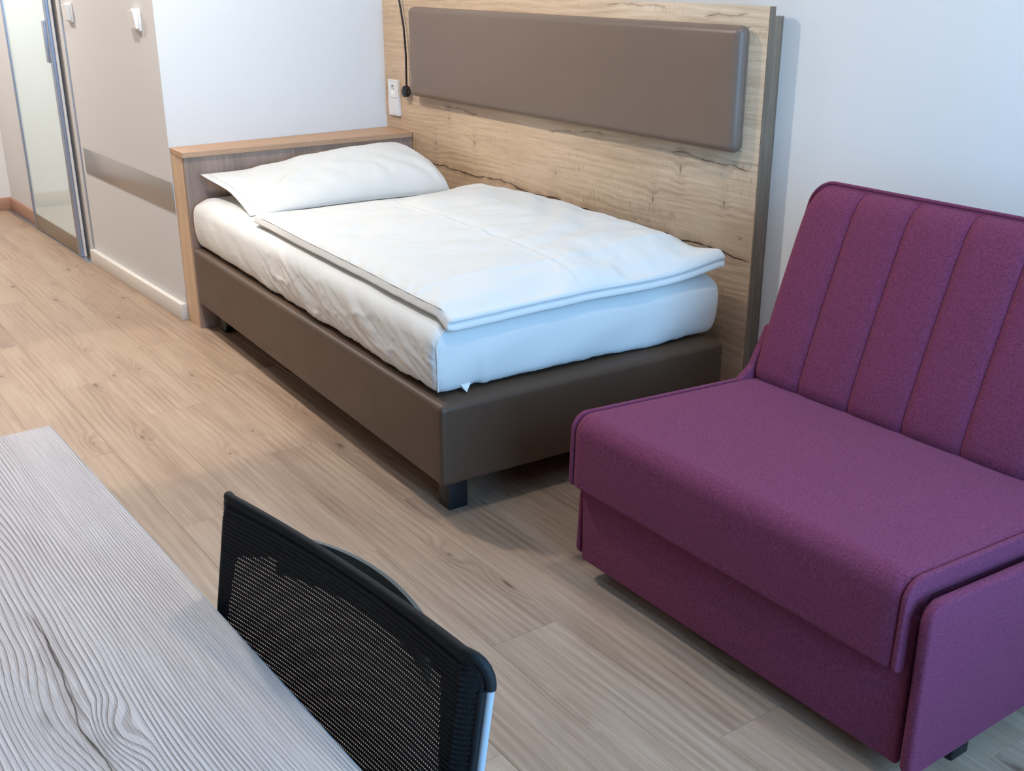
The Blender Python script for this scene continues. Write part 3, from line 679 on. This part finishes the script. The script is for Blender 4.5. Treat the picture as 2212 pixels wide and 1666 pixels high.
# body and front panel
box('body', 0.030, 0.892, LY(-0.925), LY(-0.14), 0.052, 0.356, M['purple'], sf, 0.006)
box('front_panel', 0.021, 0.916, LY(-0.944), LY(-0.926), 0.050, 0.352, M['purple'], sf, 0.007, 3)
def side_outline():
    return round_poly([(LY(-0.958), 0.050), (LY(-0.10), 0.050), (LY(-0.10), 0.345), (LY(-0.960), 0.400)], [0.02, 0.02, 0.03, 0.035])
prism('side_panel', round_poly([(LY(-0.943), 0.056), (LY(-0.10), 0.050), (LY(-0.10), 0.326), (LY(-0.925), 0.362)], [0.02, 0.02, 0.03, 0.03]), -0.003, 0.012, M['purple'], sf, 0.005, 3, 'x')
prism('side_panel', side_outline(), 0.930, 0.954, M['purple'], sf, 0.007, 3, 'x')
for yb_ in (LY(-0.70), LY(-0.30)): box('panel_bracket', 0.8925, 0.9305, yb_, yb_+0.06, 0.12, 0.26, M['gap'], sf)
# seat: an L-shaped padded shell, top and front flap, puffed between its borders
def L_profile(th=0.045, off=0.0):
    P = [(LY(-0.335), 0.388+off), (LY(-0.962)-off, 0.424+off), (LY(-0.968)-off, 0.246), (LY(-0.968)+th, 0.246), (LY(-0.935)+th-0.012, 0.424-th), (LY(-0.335), 0.388-th)]
    return round_poly(P, [0.012, 0.042, 0.012, 0.010, 0.012, 0.004], 8)
def loft_L(name, xs, prof_fn, mat, parent):
    rings = [prof_fn(x) for x in xs]; n = len(rings[0]); verts = []; faces = []
    for x, r in zip(xs, rings):
        for a, b in r: verts.append((x, a, b))
    for i in range(len(xs)-1):
        for j in range(n): faces.append((i*n+j, i*n+(j+1) % n, (i+1)*n+(j+1) % n, (i+1)*n+j))
    faces.append(tuple(range(n))); faces.append(tuple((len(xs)-1)*n+j for j in range(n)))
    return mesh(name, verts, faces, mat, parent, smooth=True, auto=50)
def seat_prof(x):
    e = min(x-0.012, X1-0.012-x)/0.03; q = max(0, min(1, e)); q = math.sqrt(1-(1-q)**2)
    return L_profile(0.045, -0.006+0.009*q)
xs = np.concatenate([0.012+0.03*(1-np.cos(np.linspace(0, math.pi/2, 7))), np.linspace(0.05, X1-0.05, 24), X1-0.012-0.03*(1-np.cos(np.linspace(math.pi/2, 0, 7)))])
loft_L('seat', xs, seat_prof, M['purple'], sf)
for a, b in ((-0.001, 0.011), (X1-0.011, X1+0.001)):
    prism('seat_border', L_profile(0.045, 0.0015), a, b, M['purple'], sf, 0.0035, 3, 'x')
# backrest: six vertical channels on a padded frame
ALPHA = math.atan2(0.167, 0.488)
dY, dZ = math.sin(ALPHA), math.cos(ALPHA); nY, nZ = -math.cos(ALPHA), math.sin(ALPHA)
PB = (LY(-0.408), 0.392)
def bk(x, s, h): return (x, PB[0]+dY*s+nY*h, PB[1]+dZ*s+nZ*h)
XB0, XB1, SB = 0.014, 0.914, 0.520
CW = (XB1-XB0)/6
def top_s(x, S=SB, r=0.055):
    e = min(x-XB0, XB1-x); return S-(r-math.sqrt(max(0, r*r-(r-e)**2)) if e < r else 0)
prof = [(-0.005, -0.045), (0.000, -0.022), (0.012, -0.006), (0.035, 0.0), (0.10, 0.0025), (0.20, 0.004), (0.30, 0.0035), (0.40, 0.002), (0.455, -0.001), (0.480, -0.006), (0.500, -0.016), (0.512, -0.030), (0.518, -0.045)]
for c in range(6):
    xa = XB0+c*CW; nx_ = 14; verts = []; faces = []
    for i in range(nx_+1):
        q = 0.5-0.5*math.cos(math.pi*i/nx_); x = xa+q*CW
        e = min(q, 1-q)*CW
        g = -0.010*math.exp(-(e/0.010))
        if (c == 0 and q < 0.5) or (c == 5 and q > 0.5): g = -0.022*math.exp(-(e/0.012))
        ts = top_s(x)
        for s, h in prof:
            verts.append(bk(x, s*(ts/SB) if s > 0.1 else s, h+(g if h > -0.04 else 0)))
    n = len(prof)
    for i in range(nx_):
        for j in range(n-1): faces.append((i*n+j, (i+1)*n+j, (i+1)*n+j+1, i*n+j+1))
    # closed back
    faces.append(tuple(i*n for i in range(nx_+1))+tuple(i*n+n-1 for i in range(nx_, -1, -1)))
    faces.append(tuple(range(n))); faces.append(tuple(nx_*n+j for j in range(n)))
    mesh('backrest_channel', verts, faces, M['purple'], sf, smooth=True, auto=70)
def outline_back(ins=0.0):
    return round_poly([(XB0-0.008+ins, -0.01+ins), (XB1+0.008-ins, -0.01+ins), (XB1+0.008-ins, SB+0.006-ins), (XB0-0.008+ins, SB+0.006-ins)], [0.02, 0.02, 0.058, 0.058], 10)
def slab(name, h0, h1, r, mat):
    rings = []
    for k_ in range(5): a = math.pi/2*k_/4; rings.append((r*(1-math.sin(a)), h1-r*(1-math.cos(a)) if False else h1-r+r*math.cos(a)))
    rings = [(r*(1-math.sin(math.pi/2*k_/4)), h1-r*(1-math.cos(math.pi/2*k_/4))) for k_ in range(5)]
    rings += [(r*(1-math.cos(math.pi/2*k_/4)), h0+r*(1-math.sin(math.pi/2*k_/4))) for k_ in range(5)]
    verts = []; faces = []
    for ins, h in rings:
        o_ = outline_back(ins); n = len(o_)
        for x, s in o_: verts.append(bk(x, s, h))
    for i in range(len(rings)-1):
        for j in range(n): faces.append((i*n+j, i*n+(j+1) % n, (i+1)*n+(j+1) % n, (i+1)*n+j))
    faces.append(tuple(range(n))); faces.append(tuple((len(rings)-1)*n+j for j in range(n)))
    return mesh(name, verts, faces, mat, sf, smooth=True, auto=60)
slab('backrest_frame', -0.115, -0.034, 0.007, M['purple'])
tube('backrest_piping', [bk(x, s, -0.035) for x, s in outline_back(0.0035)], 0.0045, M['purple'], sf, 8, closed=True)
for xa in (-0.002, X1-0.020):
    prism('hinge_cover', round_poly([(LY(-0.448), 0.384), (LY(-0.392), 0.424), (LY(-0.34), 0.52), (LY(-0.26), 0.52), (LY(-0.22), 0.36), (LY(-0.40), 0.36)], 0.012), xa, xa+0.020, M['purple'], sf, 0.004, 2, 'x')
for lx in (0.10, 0.915):
    for ly in (LY(-0.795), LY(-0.20)): box('leg', lx-0.02, lx+0.02, ly, ly+0.05, 0.0005, 0.053, M['blackw'], sf, 0.003)

# ------------------------------------------------------------------ desk
DK = thing('desk', 'desk with a greyed embossed wood top in the foreground', 'desk', (2.578, -2.1035, 0), 0.0255)
tp = box('desk_top', 0, 1.40, -0.70, 0, 0.715, 0.740, M['desk'], DK)
box('front_edging', 0.0, 1.40, 0.0002, 0.0016, 0.7155, 0.7398, M['lgrey'], DK, 0.0004)
for lx in (0.06, 1.29):
    for ly in (-0.66, -0.10): box('desk_leg', lx, lx+0.05, ly, ly+0.05, 0.0005, 0.7145, M['alu'], DK, 0.002)
box('desk_rail', 0.11, 1.29, -0.655, -0.625, 0.64, 0.70, M['alu'], DK, 0.002)

# ------------------------------------------------------------------ office chair
CA = math.radians(7.6)
ch = thing('office_chair', 'black mesh-back office chair pushed up to the desk', 'chair', (3.376, -2.029, 0), CA)
# local frame: x along the backrest, y towards the back of the chair, z up
HWc, ZT, LEAN = 0.213, 0.860, 0.17
def cb(x, z, dy=0.0):
    bow = 0.014*(1-(x/HWc)**2); e = max(0.0, abs(x)-(HWc-0.024))/0.024
    return (x, (z-ZT)*LEAN+bow+dy-0.004+0.015*e*e, z)
ZB = 0.52
def hw(z):
    t = min(1.0, max(0.0, (z-(ZT-0.035))/0.029)); return HWc-0.018*(1-math.sqrt(1-t*t))
def inside(x, z):   # see-through field of the mesh (rounded)
    hx = 0.180-0.012*max(0, (z-0.72))/0.1
    zt = 0.836-0.02*abs(x/0.18)**3-0.028*max(0, (-x-0.02))/0.18
    return abs(x) < hx and 0.57 < z < zt
# lattice of real threads: bands across, ties between
rows = []; z = ZB
P_ROW, P_COL, TH = 0.0048, 0.0030, 0.0011
verts = []; faces = []
def quad(x0, z0, x1, z1, dy):
    k_ = len(verts); verts.extend([cb(x0, z0, dy), cb(x1, z0, dy), cb(x1, z1, dy), cb(x0, z1, dy)]); faces.append((k_, k_+1, k_+2, k_+3))
nr = int((ZT-0.012-ZB)/P_ROW); nxs = 24
for r in range(nr):
    z0 = ZB+r*P_ROW
    for i in range(nxs):
        hz_ = hw(z0+0.003); xa = -hz_+2*hz_*i/nxs; xb = -hz_+2*hz_*(i+1)/nxs
        for dy0, dy1, za, zb in ((0, -0.0007, z0, z0+0.0018), (-0.0007, 0, z0+0.0018, z0+0.0036)):
            k_ = len(verts); verts.extend([cb(xa, za, dy0), cb(xb, za, dy0), cb(xb, zb, dy1), cb(xa, zb, dy1)]); faces.append((k_, k_+1, k_+2, k_+3))
    nc = int(2*HWc/P_COL)
    for c in range(nc):
        x0 = -HWc+c*P_COL
        if abs(x0) > hw(z0+0.005)-0.002: continue
        quad(x0, z0+0.0034, x0+0.0019, z0+P_ROW+0.0002, 0.0002)
lat = mesh('mesh_panel', verts, faces, M['meshk'], ch)
# closed double layer around the edge
bm = bmesh.new(); nxg, nzg = 170, 150; grid = {}
for i in range(nxg+1):
    for j in range(nzg+1):
        zz = ZB+(ZT-0.008-ZB)*j/nzg; x = (-1+2*i/nxg)*hw(zz); grid[i, j] = (x, zz)
vs = {}
def gv(i, j):
    if (i, j) not in vs: vs[i, j] = bm.verts.new(cb(*grid[i, j], 0.0016))
    return vs[i, j]
for i in range(nxg):
    for j in range(nzg):
        cx_, cz_ = (grid[i, j][0]+grid[i+1, j+1][0])/2, (grid[i, j][1]+grid[i+1, j+1][1])/2
        if not inside(cx_, cz_): bm.faces.new((gv(i, j), gv(i+1, j), gv(i+1, j+1), gv(i, j+1)))
bord = from_bm('mesh_border', bm, M['meshk'], ch)
so2 = bord.modifiers.new('thick', 'SOLIDIFY'); so2.thickness = 0.001
# sleeve over the top rail and the side rails
def rail_pts(): 
    L = []
    for q in np.linspace(0, 1, 12): L.append((-HWc, 0.55+(ZT-0.035-0.55)*q))
    for q in np.linspace(0.1, 1, 6): a = math.pi/2*q; L.append((-HWc+0.016*(1-math.cos(a)), ZT-0.035+0.028*math.sin(a)))
    for q in np.linspace(0.02, 0.98, 30): L.append((-HWc+0.016+2*(HWc-0.016)*q, ZT-0.007-0.004*math.sin(math.pi*q)))
    for q in np.linspace(0, 0.9, 6): a = math.pi/2*(1-q); L.append((HWc-0.016*(1-math.cos(a)), ZT-0.035+0.028*math.sin(a)))
    for q in np.linspace(0, 1, 12): L.append((HWc, ZT-0.035-(ZT-0.035-0.55)*q))
    return L
RP = rail_pts()
tube('backrest_sleeve', [cb(x, zz, 0.006) for x, zz in RP if zz > ZT-0.042], 0.0054, M['meshk'], ch, 10)
for s in (-1, 1):
    pts_ = [(x, zz) for x, zz in RP if x*s > HWc-0.002 and zz <= ZT-0.034]
    tube('side_frame', [cb(x-s*0.0005, zz, 0.0075) for x, zz in pts_], 0.0040, M['lgrey'], ch, 10)
    tube('side_sleeve', [cb(x-s*0.0035, zz, 0.0035) for x, zz in pts_], 0.0038, M['meshk'], ch, 10)
# bowed rear shell, its crest just peeps over the mesh
verts = []; faces = []; nx2, nz2 = 28, 8
for lay in (0, 1):
    for i in range(nx2+1):
        x = -0.105+0.25*i/nx2; q = max(0.0, 1-((x-0.02)/0.125)**2)
        for j in range(nz2+1):
            zt_ = 0.842+0.006*q; zz = 0.800+(zt_-0.800)*j/nz2
            y_ = cb(x, zz)[1]+0.004+0.021*q**0.8+(0.004 if lay else 0)
            verts.append((x, y_, zz))
npl = (nx2+1)*(nz2+1); st = nz2+1
for lay in (0, 1):
    for i in range(nx2):
        for j in range(nz2):
            a = lay*npl+i*st+j; faces.append((a, a+st, a+st+1, a+1))
for i in range(nx2):
    for j in (0, nz2): a = i*st+j; faces.append((a, a+st, npl+a+st, npl+a))
for j in range(nz2):
    for i in (0, nx2): a = i*st+j; faces.append((a, a+1, npl+a+1, npl+a))
mesh('rear_rail', verts, faces, M['grey'], ch, smooth=True, auto=50)
tube('back_spine', [(0, 0.02, 0.59), (0, 0.02, 0.54), (0, 0.0, 0.46), (0, -0.08, 0.405), (0, -0.20, 0.40)], [0.022, 0.022, 0.024, 0.026, 0.026], M['black'], ch, 12)
V, Nn, F = rounded_box((-0.23, -0.52, 0.425), (0.23, -0.065, 0.485), 0.028, 14, 14, 3, 5)
mesh('seat', V, F, M['meshk'], ch, smooth=True)
lathe('gas_column', [(0.05, 0.09), (0.035, 0.12), (0.026, 0.13), (0.026, 0.28), (0.018, 0.285), (0.018, 0.40), (0.06, 0.402), (0.06, 0.424)], M['black'], ch, 24, 'z', (0, -0.28, 0))
for i in range(5):
    a = 2*math.pi*i/5+0.3; dx, dy = math.cos(a), math.sin(a)
    arm = tube('base_arm', [(0.03*dx, -0.28+0.03*dy, 0.115), (0.16*dx, -0.28+0.16*dy, 0.100), (0.29*dx, -0.28+0.29*dy, 0.078)], [0.026, 0.020, 0.014], M['black'], ch, 10)
    lathe('castor', [(0.012, -0.022), (0.026, -0.020), (0.028, -0.012), (0.028, 0.012), (0.026, 0.020), (0.012, 0.022)], M['black'], arm, 18, 'x', (0.29*dx, -0.28+0.29*dy, 0.0285))
